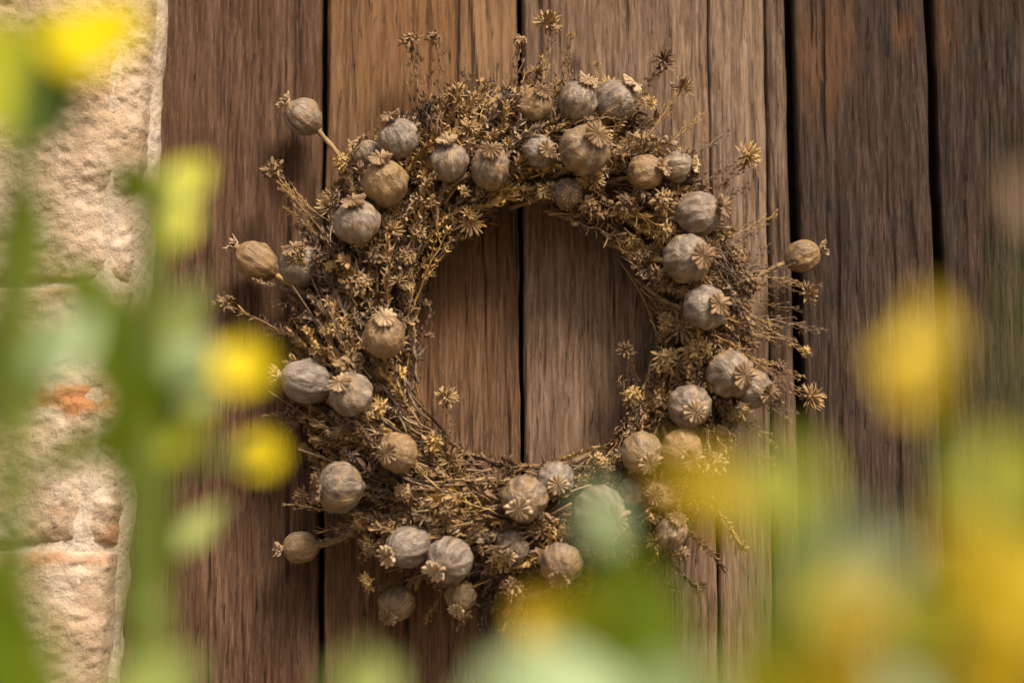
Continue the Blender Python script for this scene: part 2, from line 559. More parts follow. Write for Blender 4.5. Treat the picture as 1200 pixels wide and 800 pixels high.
def stone(ztop, zbot, dens, seed, mat, bulge):
    nz = max(8, int((ztop - zbot) / dens))
    z = np.linspace(zbot, ztop, nz)
    ns = int(0.42 / dens) if dens < 0.01 else 24
    s = np.linspace(0, 1, ns)
    # profile: reveal, rounded arris, rough face running left
    L1, L2 = 0.055, 0.36
    a = s * (L1 + L2)
    rx = np.where(a < L1, -0.009 * (a / L1) ** 1.6, -0.009 - (a - L1))
    ry = np.where(a < L1, 0.02 - 0.062 * np.sin(np.clip(a / L1, 0, 1) * math.pi / 2), -0.042 - 0.010 * (1 - np.exp(-(a - L1) / 0.02)))
    X = edge_x(z)[:, None] - 0.002 + rx[None, :]
    Y = np.repeat(ry[None, :], nz, 0)
    Z = np.repeat(z[:, None], ns, 1)
    face = np.clip((a - 0.02) / 0.03, 0, 1)[None, :]
    n1 = fbm(X * 24, Z * 34, seed, 4, seed)
    n2 = fbm(X * 150, Z * 190, seed + 3, 4, seed + 5, 0.62)
    ridg = 1 - np.abs(fbm(X * 45, Z * 75, seed + 8, 3, seed + 11))
    end = np.minimum(ztop - Z, Z - zbot)
    rollz = 0.004 * (1 - np.sqrt(np.clip(1 - (1 - np.clip(end / 0.012, 0, 1)) ** 2, 0, 1)))
    Y = Y - (0.0022 * n1 + 0.0012 * n2) * face * bulge + rollz * face
    X = X + (0.0018 * n1 + 0.0007 * n2) * (0.3 + face) - 0.002
    mb = MB()
    G = np.stack([X, Y, Z], -1)
    bk = G[:, :1].copy()
    bk[..., 1] = 0.06
    G = np.concatenate([bk, G], 1)
    top, bot = G[-1:].copy(), G[:1].copy()
    top[..., 1] = 0.06
    bot[..., 1] = 0.06
    mb.grid(np.concatenate([bot, G, top], 0)[:, ::-1])
    return link('stone', mb.mesh('stone', mat), jamb, JW)


zj = [2.1, P(80, -40, -0.05).z, P(60, 332, -0.05).z, P(60, 640, -0.05).z, P(60, 1020, -0.05).z, 0.55, 0.0]
for i in range(6):
    vis = i in (1, 2, 3)
    stone(zj[i] - 0.003, zj[i + 1] + 0.003, 0.0017 if vis else 0.02, 3 + i * 5, M_STONE, 1.0)
# mortar behind the joints and smoothed along the reveal
z = np.linspace(0.0, 2.1, 700)
n = 16
s = np.linspace(0, 1, n)
px_ = np.where(s < 0.6, 0.0, -0.010 * ((s - 0.6) / 0.4) ** 1.5)
py_ = 0.022 - 0.056 * s
X = edge_x(z)[:, None] + px_[None, :] + 0.0012 * fbm(z[:, None] * 60, s[None, :] * 3, 2.0, 3, 3) + 0.004 * fbm(z * 7, 0.0, 0.0, 2, 8)[:, None] * s[None, :] - 0.0015
Y = py_[None, :] + 0.004 * fbm(z[:, None] * 25, s[None, :] * 2, 7.0, 3, 13)
G = np.stack([X, Y, np.repeat(z[:, None], n, 1)], -1)
back = G[:, -1:].copy()
back[..., 0] -= 0.40
back[..., 1] = -0.036 + 0.002 * fbm(z * 40, 3.0, 3.0, 3, 4)[:, None]
mid = []
for f in np.linspace(0.04, 1, 30):
    c = G[:, -1:].copy()
    c[..., 0] -= 0.40 * f
    c[..., 1] = -0.0475 + 0.003 * fbm(z * 60, f * 30, 3.0, 3, 4)[:, None] + 0.004 * (f > 0.05)
    mid.append(c)
mb = MB()
mb.grid(np.concatenate([G] + mid, 1)[:, ::-1])
link('mortar', mb.mesh('mortar', M_PLASTER), jamb, JW)

# ------------------------------------------------------------------ wreath
CX, CY = 624, 402                        # ring centre in the photograph
CEN = P(CX, CY)
wreath, WW = thing('poppy_wreath', 'round wreath of dried poppy heads and brown sprigs hung on the plank door', 'wreath', CEN)
MM = DIST / FPX                          # metres per photograph pixel on the door


def ring_height(r_px):
    t = (r_px - 212) / 92.0
    return 0.012 + 0.046 * math.sqrt(max(0.0, 1 - t * t))


def stretch(th):
    """The ring is a little taller than wide."""
    return 1.0 + 0.085 * math.sin(th) ** 2


def rp(px, py):
    return math.hypot(px - CX, py - CY) / stretch(math.atan2(CY - py, px - CX))


def on_door(px, py, lift):
    """Point lifted by `lift` in front of the door, seen at (px, py)."""
    return P(px, py, -lift)


def axis(phi, tau):
    return Vector((math.cos(phi) * math.cos(tau), -math.sin(tau), math.sin(phi) * math.cos(tau)))


def frame_z(a, roll):
    q = Vector((0, 0, 1)).rotation_difference(a)
    return q.to_matrix().to_4x4() @ Matrix.Rotation(roll, 4, 'Z')


# --- poppy capsule meshes
def pod_mesh(seed, tall, ribs):
    nlon, nlat = ribs * 6, 26
    mb = MB()
    th = np.linspace(0.10, math.pi - 0.13, nlat)
    lo = np.linspace(0, 2 * math.pi, nlon, endpoint=False)
    T, Lo = np.meshgrid(th, lo, indexing='ij')
    nx, ny, nz_ = np.sin(T) * np.cos(Lo), np.sin(T) * np.sin(Lo), np.cos(T)
    env = np.sin(T) ** 0.8
    rib = 0.024 * (np.abs(np.cos(Lo * ribs / 2)) ** 3 * 2 - 1) * env
    wr = 0.075 * fbm(nx * 2.2, ny * 2.2, nz_ * 2.2 + seed * 9, 3, seed) + 0.008 * fbm(nx * 8, ny * 8, nz_ * 3 + seed, 2, seed + 2)
    rad = 1 + rib + wr * env
    x, y = nx * rad, ny * rad
    z_ = nz_ * tall * (1 + wr * 0.4)
    z_ = np.where(nz_ < -0.75, z_ - 0.10 * ((-nz_ - 0.75) / 0.25) ** 2, z_)
    verts = np.stack([x, y, z_], -1).reshape(-1, 3).tolist()
    faces = []
    for i in range(nlat - 1):
        for j in range(nlon):
            j2 = (j + 1) % nlon
            faces.append((i * nlon + j2, i * nlon + j, (i + 1) * nlon + j, (i + 1) * nlon + j2))
    mb.add(verts, faces)
    # neck under the crown and the swollen collar above the stem
    mb.tube([(0, 0, tall * 0.94), (0, 0, tall * 1.05), (0, 0, tall * 1.14)], [0.24, 0.19, 0.24], 14)
    mb.tube([(0, 0, -tall * 0.93), (0, 0, -tall * 1.06), (0, 0, -tall * 1.12), (0, 0, -tall * 1.2)], [0.22, 0.16, 0.21, 0.13], 12)
    return mb.mesh('poppy_head', M_POD)


def crown_mesh(seed, rays, rad, droop, tall):
    """Scalloped star disc: every lobe carries a raised pale ray with sunken gaps between."""
    r_ = random.Random(seed)
    mb = MB()
    zc = tall * 1.13
    for k in range(rays):
        a = 2 * math.pi * (k + r_.uniform(-0.08, 0.08)) / rays
        rl = rad * 0.94 * r_.uniform(0.82, 1.10)
        hw = math.pi / rays
        tip = r_.uniform(-0.12, 0.14)
        tw = r_.uniform(-0.2, 0.2)
        verts, faces = [], []
        ts = [0.05, 0.25, 0.50, 0.75, 0.92, 1.02]
        wf = [0.98, 0.96, 0.94, 0.90, 0.80, 0.42]
        hf = [0.5, 0.8, 1.0, 1.0, 0.9, 0.35]
        prof = ((-1, -0.085), (-0.62, -0.03), (-0.40, 0.055), (-0.14, 0.065), (0, 0.035), (0.14, 0.065), (0.40, 0.055), (0.62, -0.03), (1, -0.085))
        nc = len(prof)
        for t, wv, hh in zip(ts, wf, hf):
            r0 = rl * t
            wd = r0 * math.tan(hw) * wv
            zz = zc + 0.09 + droop * t * t + tip * t ** 3
            for (sx, dz) in prof:
                px, py = r0 - 0.10 * rl * abs(sx) ** 2 * (1 if t > 0.9 else 0), wd * sx
                verts.append((px * math.cos(a) - py * math.sin(a), px * math.sin(a) + py * math.cos(a), zz + dz * hh + tw * py))
        for i in range(5):
            for j in range(nc - 1):
                b = i * nc + j
                faces.append((b, b + nc, b + nc + 1, b + 1))
        nb = len(verts)
        for (vx, vy, vz) in list(verts):
            verts.append((vx * 0.985, vy * 0.985, vz - 0.035))
        for i in range(5):
            for j in range(nc - 1):
                b = nb + i * nc + j
                faces.append((b, b + 1, b + nc + 1, b + nc))
            faces.append((i * nc, nb + i * nc, nb + (i + 1) * nc, (i + 1) * nc))
            e = i * nc + nc - 1
            faces.append((e, e + nc, nb + e + nc, nb + e))
        for j in range(nc - 1):
            q = 5 * nc + j
            faces.append((q, nb + q, nb + q + 1, q + 1))
        mb.add(verts, faces)
    mb.tube([(0, 0, zc - 0.06), (0, 0, zc + 0.0), (0, 0, zc + 0.05)], [0.26, 0.30, 0.07], 11)
    return mb.mesh('crown', M_CROWN, False)


POD_TALL = [0.92, 0.98, 1.06, 0.9, 1.0]
PODS = [pod_mesh(i + 1, t, 11) for i, t in enumerate(POD_TALL)]
CROWNS = {}
for i, t in enumerate(POD_TALL):
    CROWNS[i] = [crown_mesh(i * 7 + j, ry, rd, dr, t) for j, (ry, rd, dr) in enumerate(((12, 0.60, 0.06), (13, 0.62, -0.03), (11, 0.54, 0.16)))]

# (px, py, radius px, crown direction deg, tilt towards viewer deg, extra lift m)
POD_LIST = [
    (355, 137, 22, 140, 12, -0.01), (467, 163, 25, 110, 28, 0.0), (451, 215, 26, 100, 42, 0.008), (418, 260, 27, 100, 46, 0.01),
    (300, 306, 24, 145, 8, -0.005), (352, 312, 25, 110, 48, -0.01), (450, 394, 27, 87, 50, 0.012), (359, 446, 25, 170, 8, 0.0),
    (411, 462, 26, 135, 52, 0.006), (466, 530, 25, 190, 65, 0.008), (398, 571, 30, 185, 26, 0.01), (352, 641, 19, 185, 15, 0.0),
    (478, 640, 25, 208, 42, 0.004), (527, 656, 28, 222, 46, 0.01), (465, 707, 21, 238, 42, 0.0), (615, 584, 28, 242, 60, 0.01),
    (650, 563, 22, 300, 72, 0.0), (702, 600, 31, 330, 60, 0.01), (657, 660, 25, 263, 45, 0.01), (752, 530, 25, 300, 56, 0.008),
    (798, 528, 25, 315, 52, 0.006), (808, 476, 26, 298, 70, 0.006), (855, 438, 27, 340, 64, 0.0), (826, 360, 28, 0, 60, 0.01),
    (805, 303, 28, 355, 60, 0.012), (819, 250, 26, 10, 30, 0.006), (941, 300, 19, 20, 8, 0.0), (793, 196, 20, 0, 22, -0.004),
    (756, 202, 22, 10, 36, -0.004), (685, 176, 29, 38, 58, 0.012), (677, 119, 25, 60, 30, -0.002), (721, 119, 25, 45, 22, -0.002),
    (626, 124, 22, 55, 48, -0.008), (632, 178, 20, 350, 62, -0.004), (575, 197, 25, 88, 60, -0.004), (526, 190, 25, 95, 36, -0.006),
    (666, 226, 17, 280, 74, -0.006), (540, 697, 18, 255, 38, -0.008), (772, 580, 22, 200, 72, -0.006), (785, 622, 20, 60, 48, -0.012),
    (882, 455, 24, 330, 45, -0.02), (430, 180, 16, 120, 20, -0.016), (600, 640, 20, 250, 55, -0.012), (740, 575, 17, 280, 50, -0.014),
]


def smooth_path(pts, n=10):
    """Catmull-Rom through the points."""
    pts = [Vector(p) for p in pts]
    ext = [pts[0] * 2 - pts[1]] + pts + [pts[-1] * 2 - pts[-2]]
    out = []
    for i in range(len(pts) - 1):
        p0, p1, p2, p3 = ext[i:i + 4]
        for k in range(n):
            t = k / n
            out.append(0.5 * (2 * p1 + (p2 - p0) * t + (2 * p0 - 5 * p1 + 4 * p2 - p3) * t * t + (3 * p1 - p0 - 3 * p2 + p3) * t ** 3))
    out.append(pts[-1])
    return out


LONG_STEM = {0: (432, 240), 4: (372, 350), 26: (862, 335), 13: (590, 590), 14: (500, 650), 11: (430, 615), 16: (705, 560), 6: (452, 470), 1: (478, 215), 5: (380, 370), 12: (540, 590), 18: (690, 600)}
for i, (px, py, r, ph, ta, ex) in enumerate(POD_LIST):
    lift = max(0.024, ring_height(rp(px, py)) + max(ex, -0.008) + 0.009)
    v = i % 5
    c = on_door(px, py, lift)
    a = axis(R(ph), R(ta))
    sc = r * MM * 0.98
    M = Matrix.Translation(c) @ frame_z(a, rnd.uniform(0, 6.28)) @ Matrix.Diagonal((sc * rnd.uniform(0.92, 1.05), sc * rnd.uniform(0.92, 1.05), sc * (1.14 if ta < 20 else rnd.uniform(0.92, 1.08)), 1))
    pod = link('poppy_head', PODS[v], wreath, WW, M)
    ck = 1 if ta > 45 else (2 if ta < 20 else rnd.choice((0, 1)))
    link('crown', CROWNS[v][ck], pod)
    base = c - a * sc * POD_TALL[v] * 1.12
    if i in LONG_STEM:
        e = on_door(*LONG_STEM[i], 0.055 if i in (0, 26) else 0.03)
    else:
        th = math.atan2(CY - py, px - CX)
        back = Vector((-math.sin(th), 0, math.cos(th))) * 0.035 - Vector((math.cos(th), 0, math.sin(th))) * 0.02
        e = base - a * 0.02 + back
        e.y = -0.018
    mid = base + (-a * 0.3 + (e - base).normalized() * 0.7) * (e - base).length * 0.4
    pts = smooth_path([base + a * sc * 0.05, mid, e], 7)
    Mi = M.inverted()
    mb = MB()
    rs = 0.0017 / sc * rnd.uniform(0.9, 1.25)
    mb.tube([Mi @ p for p in pts], [rs * (1.0 + 0.15 * math.sin(q * 2.1 + i)) for q in range(len(pts))], 8)
    link('stem', mb.mesh('stem', M_STEM), pod)


# --- dried flower / seed heads
def petal(mb, M, length, width, curl, fold, seg=4):
    verts, faces = [], []
    for s in range(seg + 1):
        t = s / seg
        wd = width * (0.35 + 1.1 * t - 0.9 * t ** 3) if t < 1 else width * 0.18
        zz = length * (math.sin(curl * t) / curl if abs(curl) > 1e-3 else t)
        xx = length * ((1 - math.cos(curl * t)) / curl if abs(curl) > 1e-3 else 0)
        verts += [(xx + fold * wd, -wd, zz), (xx, 0, zz), (xx + fold * wd, wd, zz)]
    for s in range(seg):
        b = s * 3
        faces += [(b, b + 1, b + 4, b + 3), (b + 1, b + 2, b + 5, b + 4)]
    mb.add(verts, faces, M)


def head_mesh(seed, kind):
    r_ = random.Random(seed)
    mb = MB()
    if kind == 'spiky':          # ball of narrow dry bracts
        n, lo, hi = 54, 0.05, 1.75
        for k in range(n):
            pol = lo + (hi - lo) * ((k + 0.5) / n) ** 0.75
            az = k * 2.39996 + r_.uniform(-0.25, 0.25)
            M = Matrix.Rotation(az, 4, 'Z') @ Matrix.Rotation(pol + r_.uniform(-0.15, 0.15), 4, 'Y') @ Matrix.Translation((0, 0, 0.18))
            petal(mb, M, r_.uniform(0.62, 0.9), r_.uniform(0.07, 0.12), r_.uniform(-0.6, 1.1), r_.uniform(0.4, 0.9))
    elif kind == 'rosette':      # flat fan of folded rays
        for ring, (n, pol, ln) in enumerate(((8, 0.3, 0.5), (13, 0.8, 0.82), (15, 1.2, 0.95))):
            for k in range(n):
                az = 2 * math.pi * (k + r_.uniform(-0.2, 0.2)) / n + ring
                M = Matrix.Rotation(az, 4, 'Z') @ Matrix.Rotation(pol + r_.uniform(-0.15, 0.15), 4, 'Y') @ Matrix.Translation((0, 0, 0.08))
                petal(mb, M, ln * r_.uniform(0.8, 1.1), r_.uniform(0.06, 0.11), r_.uniform(-0.2, 0.9), r_.uniform(0.5, 1.0))
    else:                        # ruffled open calyxes bunched together
        for k in range(13):
            az, pol = k * 2.39996, 0.15 + 1.25 * ((k + 0.3) / 13) ** 0.6
            Mc = Matrix.Rotation(az, 4, 'Z') @ Matrix.Rotation(pol, 4, 'Y') @ Matrix.Translation((0, 0, 0.42))
            for q in range(6):
                M = Mc @ Matrix.Rotation(q * 1.047 + r_.uniform(-0.2, 0.2), 4, 'Z') @ Matrix.Rotation(0.45, 4, 'Y')
                petal(mb, M, r_.uniform(0.28, 0.62), r_.uniform(0.05, 0.13), r_.uniform(-0.2, 2.6), r_.uniform(-0.2, 1.2), 4)
    mb.tube([(0, 0, -0.55), (0, 0, -0.1), (0, 0, 0.25)], [0.06, 0.12, 0.2], 6)
    return mb.mesh('seed_head', M_HEAD)


HEADS = {'spiky': [head_mesh(i, 'spiky') for i in range(3)],
         'rosette': [head_mesh(10 + i, 'rosette') for i in range(3)],
         'ruffle': [head_mesh(20 + i, 'ruffle') for i in range(4)]}


def seed_head(px, py, r, ph, ta, kind, lift=None):
    if lift is None:
        lift = ring_height(rp(px, py)) + 0.006
    sc = r * MM * 1.12
    a = axis(R(ph), R(ta))
    M = Matrix.Translation(on_door(px, py, lift) - a * sc * 0.3) @ frame_z(a, rnd.uniform(0, 6.28)) @ Matrix.Diagonal((sc, sc, sc * rnd.uniform(0.9, 1.15), 1))
    return link('seed_head', rnd.choice(HEADS[kind]), wreath, WW, M)


# (px, py, radius, direction, tilt, kind, lift or None)
HEAD_LIST = [
    (480, 45, 17, 110, 20, 'ruffle', .03), (507, 42, 13, 90, 10, 'ruffle', .03), (609, 46, 12, 95, 10, 'ruffle', .03), (642, 23, 18, 80, 15, 'spiky', .035),
    (669, 41, 5, 75, 10, 'spiky', .03), (780, 67, 18, 55, 25, 'spiky', .04), (801, 100, 15, 60, 20, 'spiky', .035), (880, 181, 17, 15, 30, 'spiky', .04),
    (319, 199, 19, 135, 20, 'ruffle', .03), (634, 75, 8, 80, 20, 'ruffle', .03), (551, 261, 18, 270, 72, 'rosette', .05), (588, 224, 18, 270, 25, 'rosette', .052),
    (733, 408, 12, 95, 25, 'spiky', .04), (523, 462, 15, 90, 30, 'spiky', .035), (409, 424, 24, 95, 45, 'ruffle', None), (418, 330, 23, 100, 50, 'ruffle', None),
    (340, 487, 22, 170, 30, 'ruffle', None), (262, 355, 17, 140, 15, 'ruffle', .03), (352, 580, 12, 185, 15, 'spiky', .03), (770, 325, 20, 200, 60, 'ruffle', None),
    (795, 380, 22, 150, 65, 'rosette', None), (783, 426, 23, 250, 60, 'ruffle', None), (818, 412, 22, 300, 65, 'ruffle', None), (742, 466, 18, 240, 45, 'ruffle', None),
    (785, 272, 16, 330, 55, 'ruffle', None), (779, 236, 18, 340, 55, 'ruffle', None), (954, 466, 18, 350, 20, 'spiky', .035), (950, 343, 15, 5, 15, 'spiky', .03),
    (806, 183, 14, 10, 40, 'spiky', .06), (430, 641, 17, 200, 25, 'ruffle', None), (429, 684, 14, 215, 20, 'ruffle', .035), (541, 718, 15, 255, 25, 'ruffle', .035),
    (470, 578, 15, 200, 50, 'ruffle', None), (585, 655, 17, 250, 50, 'ruffle', None), (560, 625, 15, 240, 50, 'ruffle', None), (600, 690, 18, 265, 45, 'ruffle', None),
    (630, 620, 15, 265, 50, 'rosette', None), (650, 715, 15, 265, 30, 'ruffle', None), (770, 578, 25, 220, 70, 'rosette', .066), (838, 545, 20, 310, 35, 'ruffle', None),
    (905, 460, 18, 330, 30, 'ruffle', .04), (870, 482, 16, 320, 35, 'ruffle', None), (915, 430, 12, 340, 30, 'ruffle', .035), (882, 330, 18, 0, 40, 'ruffle', None),
    (905, 385, 14, 350, 30, 'ruffle', .035), (940, 385, 8, 0, 20, 'spiky', .03), (945, 412, 9, 350, 20, 'ruffle', .03), (866, 298, 14, 20, 35, 'ruffle', None),
    (533, 165, 19, 90, 40, 'spiky', .055), (448, 195, 14, 100, 40, 'ruffle', .06), (348, 298, 16, 110, 45, 'ruffle', .055), (390, 385, 15, 130, 40, 'ruffle', None),
    (690, 240, 14, 300, 50, 'ruffle', None), (735, 240, 16, 320, 50, 'ruffle', None), (700, 210, 12, 20, 40, 'spiky', None), (490, 270, 12, 80, 40, 'ruffle', None),
    (375, 300, 16, 120, 40, 'ruffle', None), (440, 300, 16, 90, 50, 'ruffle', None), (520, 600, 17, 210, 50, 'ruffle', None), (700, 540, 14, 180, 50, 'ruffle', None),
    (820, 690, 10, 300, 20, 'spiky', .035), (800, 650, 12, 300, 25, 'ruffle', .04), (870, 640, 9, 310, 20, 'ruffle', .035), (725, 640, 14, 270, 40, 'ruffle', .04),
    (500, 355, 7, 60, 20, 'ruffle', .03), (504, 392, 6, 60, 20, 'ruffle', .03), (507, 320, 6, 50, 20, 'ruffle', .03), (383, 230, 12, 120, 30, 'ruffle', .03),
    (405, 200, 12, 120, 30, 'ruffle', .03), (590, 105, 8, 80, 20, 'spiky', .03), (700, 75, 6, 70, 20, 'spiky', .03), (850, 215, 8, 20, 20, 'spiky', .03),
]
for h in HEAD_LIST:
    seed_head(*h)
for k in range(225):
    th = rnd.uniform(0, 2 * math.pi)
    rr = max(160, min(258 if math.cos(th) > 0.5 else 295, 214 + rnd.gauss(0, 44)))
    r_ = rr * stretch(th)
    px, py = CX + r_ * math.cos(th), CY - r_ * math.sin(th)
    seed_head(px, py, rnd.uniform(9, 17), math.degrees(th) - rnd.uniform(10, 80), rnd.uniform(25, 70), rnd.choice(('ruffle', 'ruffle', 'ruffle', 'spiky', 'rosette')),
              max(0.02, ring_height(rr) - rnd.uniform(-0.007, 0.010)))


# --- sprigs (unit length along +z)
def sprig_mesh_into(mb, seed, kind):
    r_ = random.Random(seed)
    bx, by = r_.uniform(-0.12, 0.12), r_.uniform(-0.12, 0.12)
    wob = [r_.uniform(-0.018, 0.018) for _ in range(24)]
    f = lambda t: Vector((bx * t * t + wob[int(t * 10)] , by * t * t + wob[int(t * 10) + 11], t))
    ns = 8
    mb.tube([f(i / ns) for i in range(ns + 1)], [0.014 * (1 - 0.6 * i / ns) for i in range(ns + 1)], 5)
    if kind == 'bells':            # whorls of small curled calyxes
        n = 46
        for k in range(n):
            t = 0.22 + 0.78 * (k / n)
            az = k * 2.39996 + r_.uniform(-0.5, 0.5)
            p = f(min(t, 1.0))
            M = Matrix.Translation(p) @ Matrix.Rotation(az, 4, 'Z') @ Matrix.Rotation(r_.uniform(0.35, 1.0) * (1.1 - 0.5 * t), 4, 'Y')
            ln = r_.uniform(0.075, 0.135)
            for q in range(2):
                petal(mb, M @ Matrix.Rotation(q * math.pi + r_.uniform(-0.4, 0.4), 4, 'Z') @ Matrix.Translation((0.004, 0, 0)), ln, ln * r_.uniform(0.16, 0.32), r_.uniform(-0.6, 2.6), r_.uniform(0.3, 1.3), 3)
    elif kind == 'leafy':          # shrivelled narrow leaves
        n = 22
        for k in range(n):
            t = 0.12 + 0.86 * (k / n)
            az = k * 2.39996 + r_.uniform(-0.5, 0.5)
            M = Matrix.Translation(f(t)) @ Matrix.Rotation(az, 4, 'Z') @ Matrix.Rotation(r_.uniform(0.3, 0.9), 4, 'Y')
            petal(mb, M, r_.uniform(0.12, 0.24), r_.uniform(0.018, 0.034), r_.uniform(-0.8, 2.2), r_.uniform(0.2, 1.0), 5)
    else:                          # forked wisps tipped with tiny buds
        for k in range(9):
            t = 0.3 + 0.68 * (k / 9)
            az = k * 2.39996
            d = Vector((math.cos(az) * 0.55, math.sin(az) * 0.55, 0.8)).normalized()
            L = r_.uniform(0.12, 0.30) * (1.2 - 0.6 * t)
            p0 = f(t)
            p1 = p0 + d * L * 0.5 + Vector((r_.uniform(-.02, .02), r_.uniform(-.02, .02), 0))
            p2 = p0 + d * L + Vector((0, 0, L * 0.25))
            mb.tube([p0, p1, p2], [0.008, 0.006, 0.004], 4, False)
            for b in (p2, p1):
                for q in range(6):
                    M = Matrix.Translation(b) @ Matrix.Rotation(q * 1.05 + k, 4, 'Z') @ Matrix.Rotation(r_.uniform(0.1, 1.0), 4, 'Y')
                    petal(mb, M, r_.uniform(0.045, 0.075), r_.uniform(0.010, 0.018), r_.uniform(-0.4, 1.2), 0.6, 2)


SPRIGS = {}
for kk, kind in enumerate(('bells', 'leafy', 'wisp')):
    for mat in ('brown', 'grey'):
        lst = []
        for s in range(4):
            mb = MB()
            sprig_mesh_into(mb, kk * 100 + s * 7 + (50 if mat == 'grey' else 0), kind)
            lst.append(mb.mesh('sprig', M_SPRIG if mat == 'brown' else M_GREY))
        SPRIGS[kind, mat] = lst


def sprig_between(b, t, kind, mat, fat=1.0):
    d = t - b
    L = d.length
    sc = L * fat
    M = Matrix.Translation(b) @ frame_z(d.normalized(), rnd.uniform(0, 6.28)) @ Matrix.Diagonal((sc, sc, L, 1))
    return link('sprig', rnd.choice(SPRIGS[kind, mat]), wreath, WW, M)


# sprigs that stand clear of the ring: base px, tip px, kind, tone, lift at tip
FREE = [
    (505, 195, 482, 50, 'wisp', 'brown', .03, .5), (520, 175, 507, 48, 'wisp', 'brown', .03, .5), (598, 165, 609, 50, 'wisp', 'brown', .03, .3), (626, 150, 642, 30, 'wisp', 'brown', .03, .4),
    (645, 150, 668, 45, 'wisp', 'brown', .03, .4), (560, 160, 545, 90, 'wisp', 'brown', .025, 1), (585, 160, 575, 105, 'wisp', 'grey', .025, 1), (715, 160, 778, 73, 'wisp', 'brown', .035, .35),
    (755, 165, 800, 104, 'wisp', 'brown', .035, .3), (790, 230, 878, 184, 'wisp', 'brown', .04, .35), (815, 240, 872, 195, 'wisp', 'brown', .035, .4), (395, 290, 320, 205, 'wisp', 'brown', .03, .6),
    (400, 300, 335, 240, 'bells', 'brown', .03, .6), (350, 400, 262, 350, 'leafy', 'brown', .03, .5), (535, 545, 523, 470, 'wisp', 'brown', .035, .6), (757, 480, 734, 412, 'bells', 'brown', .04, .7),
    (845, 330, 952, 344, 'wisp', 'brown', .03, .5), (855, 365, 958, 382, 'wisp', 'grey', .03, .6), (850, 350, 945, 415, 'wisp', 'brown', .03, .6), (845, 400, 952, 466, 'wisp', 'brown', .035, .4),
    (840, 420, 915, 470, 'bells', 'grey', .035, .8), (850, 310, 935, 335, 'wisp', 'brown', .03, .8), (755, 630, 818, 688, 'bells', 'grey', .035, .7), (815, 560, 874, 640, 'bells', 'brown', .035, .7),
    (835, 510, 905, 540, 'wisp', 'brown', .03, .9), (610, 670, 585, 738, 'leafy', 'brown', .03, .8), (640, 680, 652, 735, 'wisp', 'brown', .03, .9), (410, 600, 338, 590, 'wisp', 'grey', .03, .6),
    (480, 605, 375, 640, 'wisp', 'brown', .03, .4), (470, 600, 368, 622, 'leafy', 'brown', .03, .4), (560, 600, 432, 640, 'wisp', 'brown', .05, .35), (470, 430, 507, 305, 'bells', 'brown', .03, .5),
    (475, 470, 506, 360, 'wisp', 'brown', .03, .6), (470, 380, 508, 290, 'wisp', 'brown', .03, .7), (690, 150, 700, 78, 'wisp', 'brown', .03, .45), (660, 150, 660, 70, 'wisp', 'brown', .025, .7),
    (600, 180, 565, 115, 'wisp', 'brown', .03, .6), (530, 190, 540, 105, 'wisp', 'brown', .03, .8), (770, 180, 825, 135, 'wisp', 'brown', .03, .6), (780, 200, 850, 160, 'wisp', 'grey', .03, .7),
    (430, 250, 388, 190, 'bells', 'brown', .03, .7), (420, 300, 345, 262, 'wisp', 'brown', .03, .7), (380, 350, 300, 330, 'bells', 'grey', .03, .6), (380, 480, 310, 490, 'bells', 'brown', .03, .7),
    (850, 280, 905, 252, 'wisp', 'grey', .03, .8), (850, 320, 925, 312, 'wisp', 'grey', .03, .7), (855, 350, 935, 362, 'wisp', 'brown', .03, .7), (855, 385, 930, 405, 'wisp', 'grey', .03, .7),
    (850, 410, 940, 440, 'wisp', 'brown', .03, .6), (845, 440, 925, 485, 'wisp', 'grey', .03, .7), (840, 470, 905, 515, 'wisp', 'brown', .03, .8), (830, 240, 880, 215, 'wisp', 'grey', .03, .8),
    (400, 270, 330, 222, 'wisp', 'grey', .03, .7), (385, 400, 318, 385, 'wisp', 'grey', .03, .8), (480, 600, 400, 618, 'wisp', 'grey', .045, .6), (520, 610, 425, 655, 'wisp', 'brown', .045, .5),
    (790, 600, 846, 668, 'bells', 'brown', .035, .8), (800, 560, 862, 604, 'wisp', 'brown', .035, .8), (745, 640, 792, 692, 'bells', 'grey', .03, .8), (560, 690, 540, 736, 'bells', 'brown', .03, .9),
    (620, 690, 612, 742, 'wisp', 'brown', .03, .9), (580, 680, 562, 735, 'bells', 'grey', .03, .9), (690, 660, 684, 728, 'wisp', 'brown', .03, .8), (520, 690, 500, 728, 'wisp', 'brown', .03, .9),
    (500, 660, 440, 690, 'wisp', 'brown', .03, .7), (700, 620, 690, 690, 'leafy', 'brown', .03, .7), (720, 610, 740, 680, 'bells', 'brown', .03, .7), (850, 340, 900, 290, 'wisp', 'grey', .03, .6), (840, 380, 920, 400, 'wisp', 'grey', .035, .6), (830, 300, 890, 270, 'wisp', 'grey', .03, .8), (745, 500, 727, 440, 'leafy', 'brown', .04, .8), (640, 545, 700, 520, 'bells', 'brown', .04, .7),
]
for (bx, by, tx, ty, kind, mat, lf, fat) in FREE:
    sprig_between(on_door(bx, by, max(0.02, ring_height(rp(bx, by)) - 0.012)), on_door(tx, ty, lf), kind, mat, max(fat, 0.6))


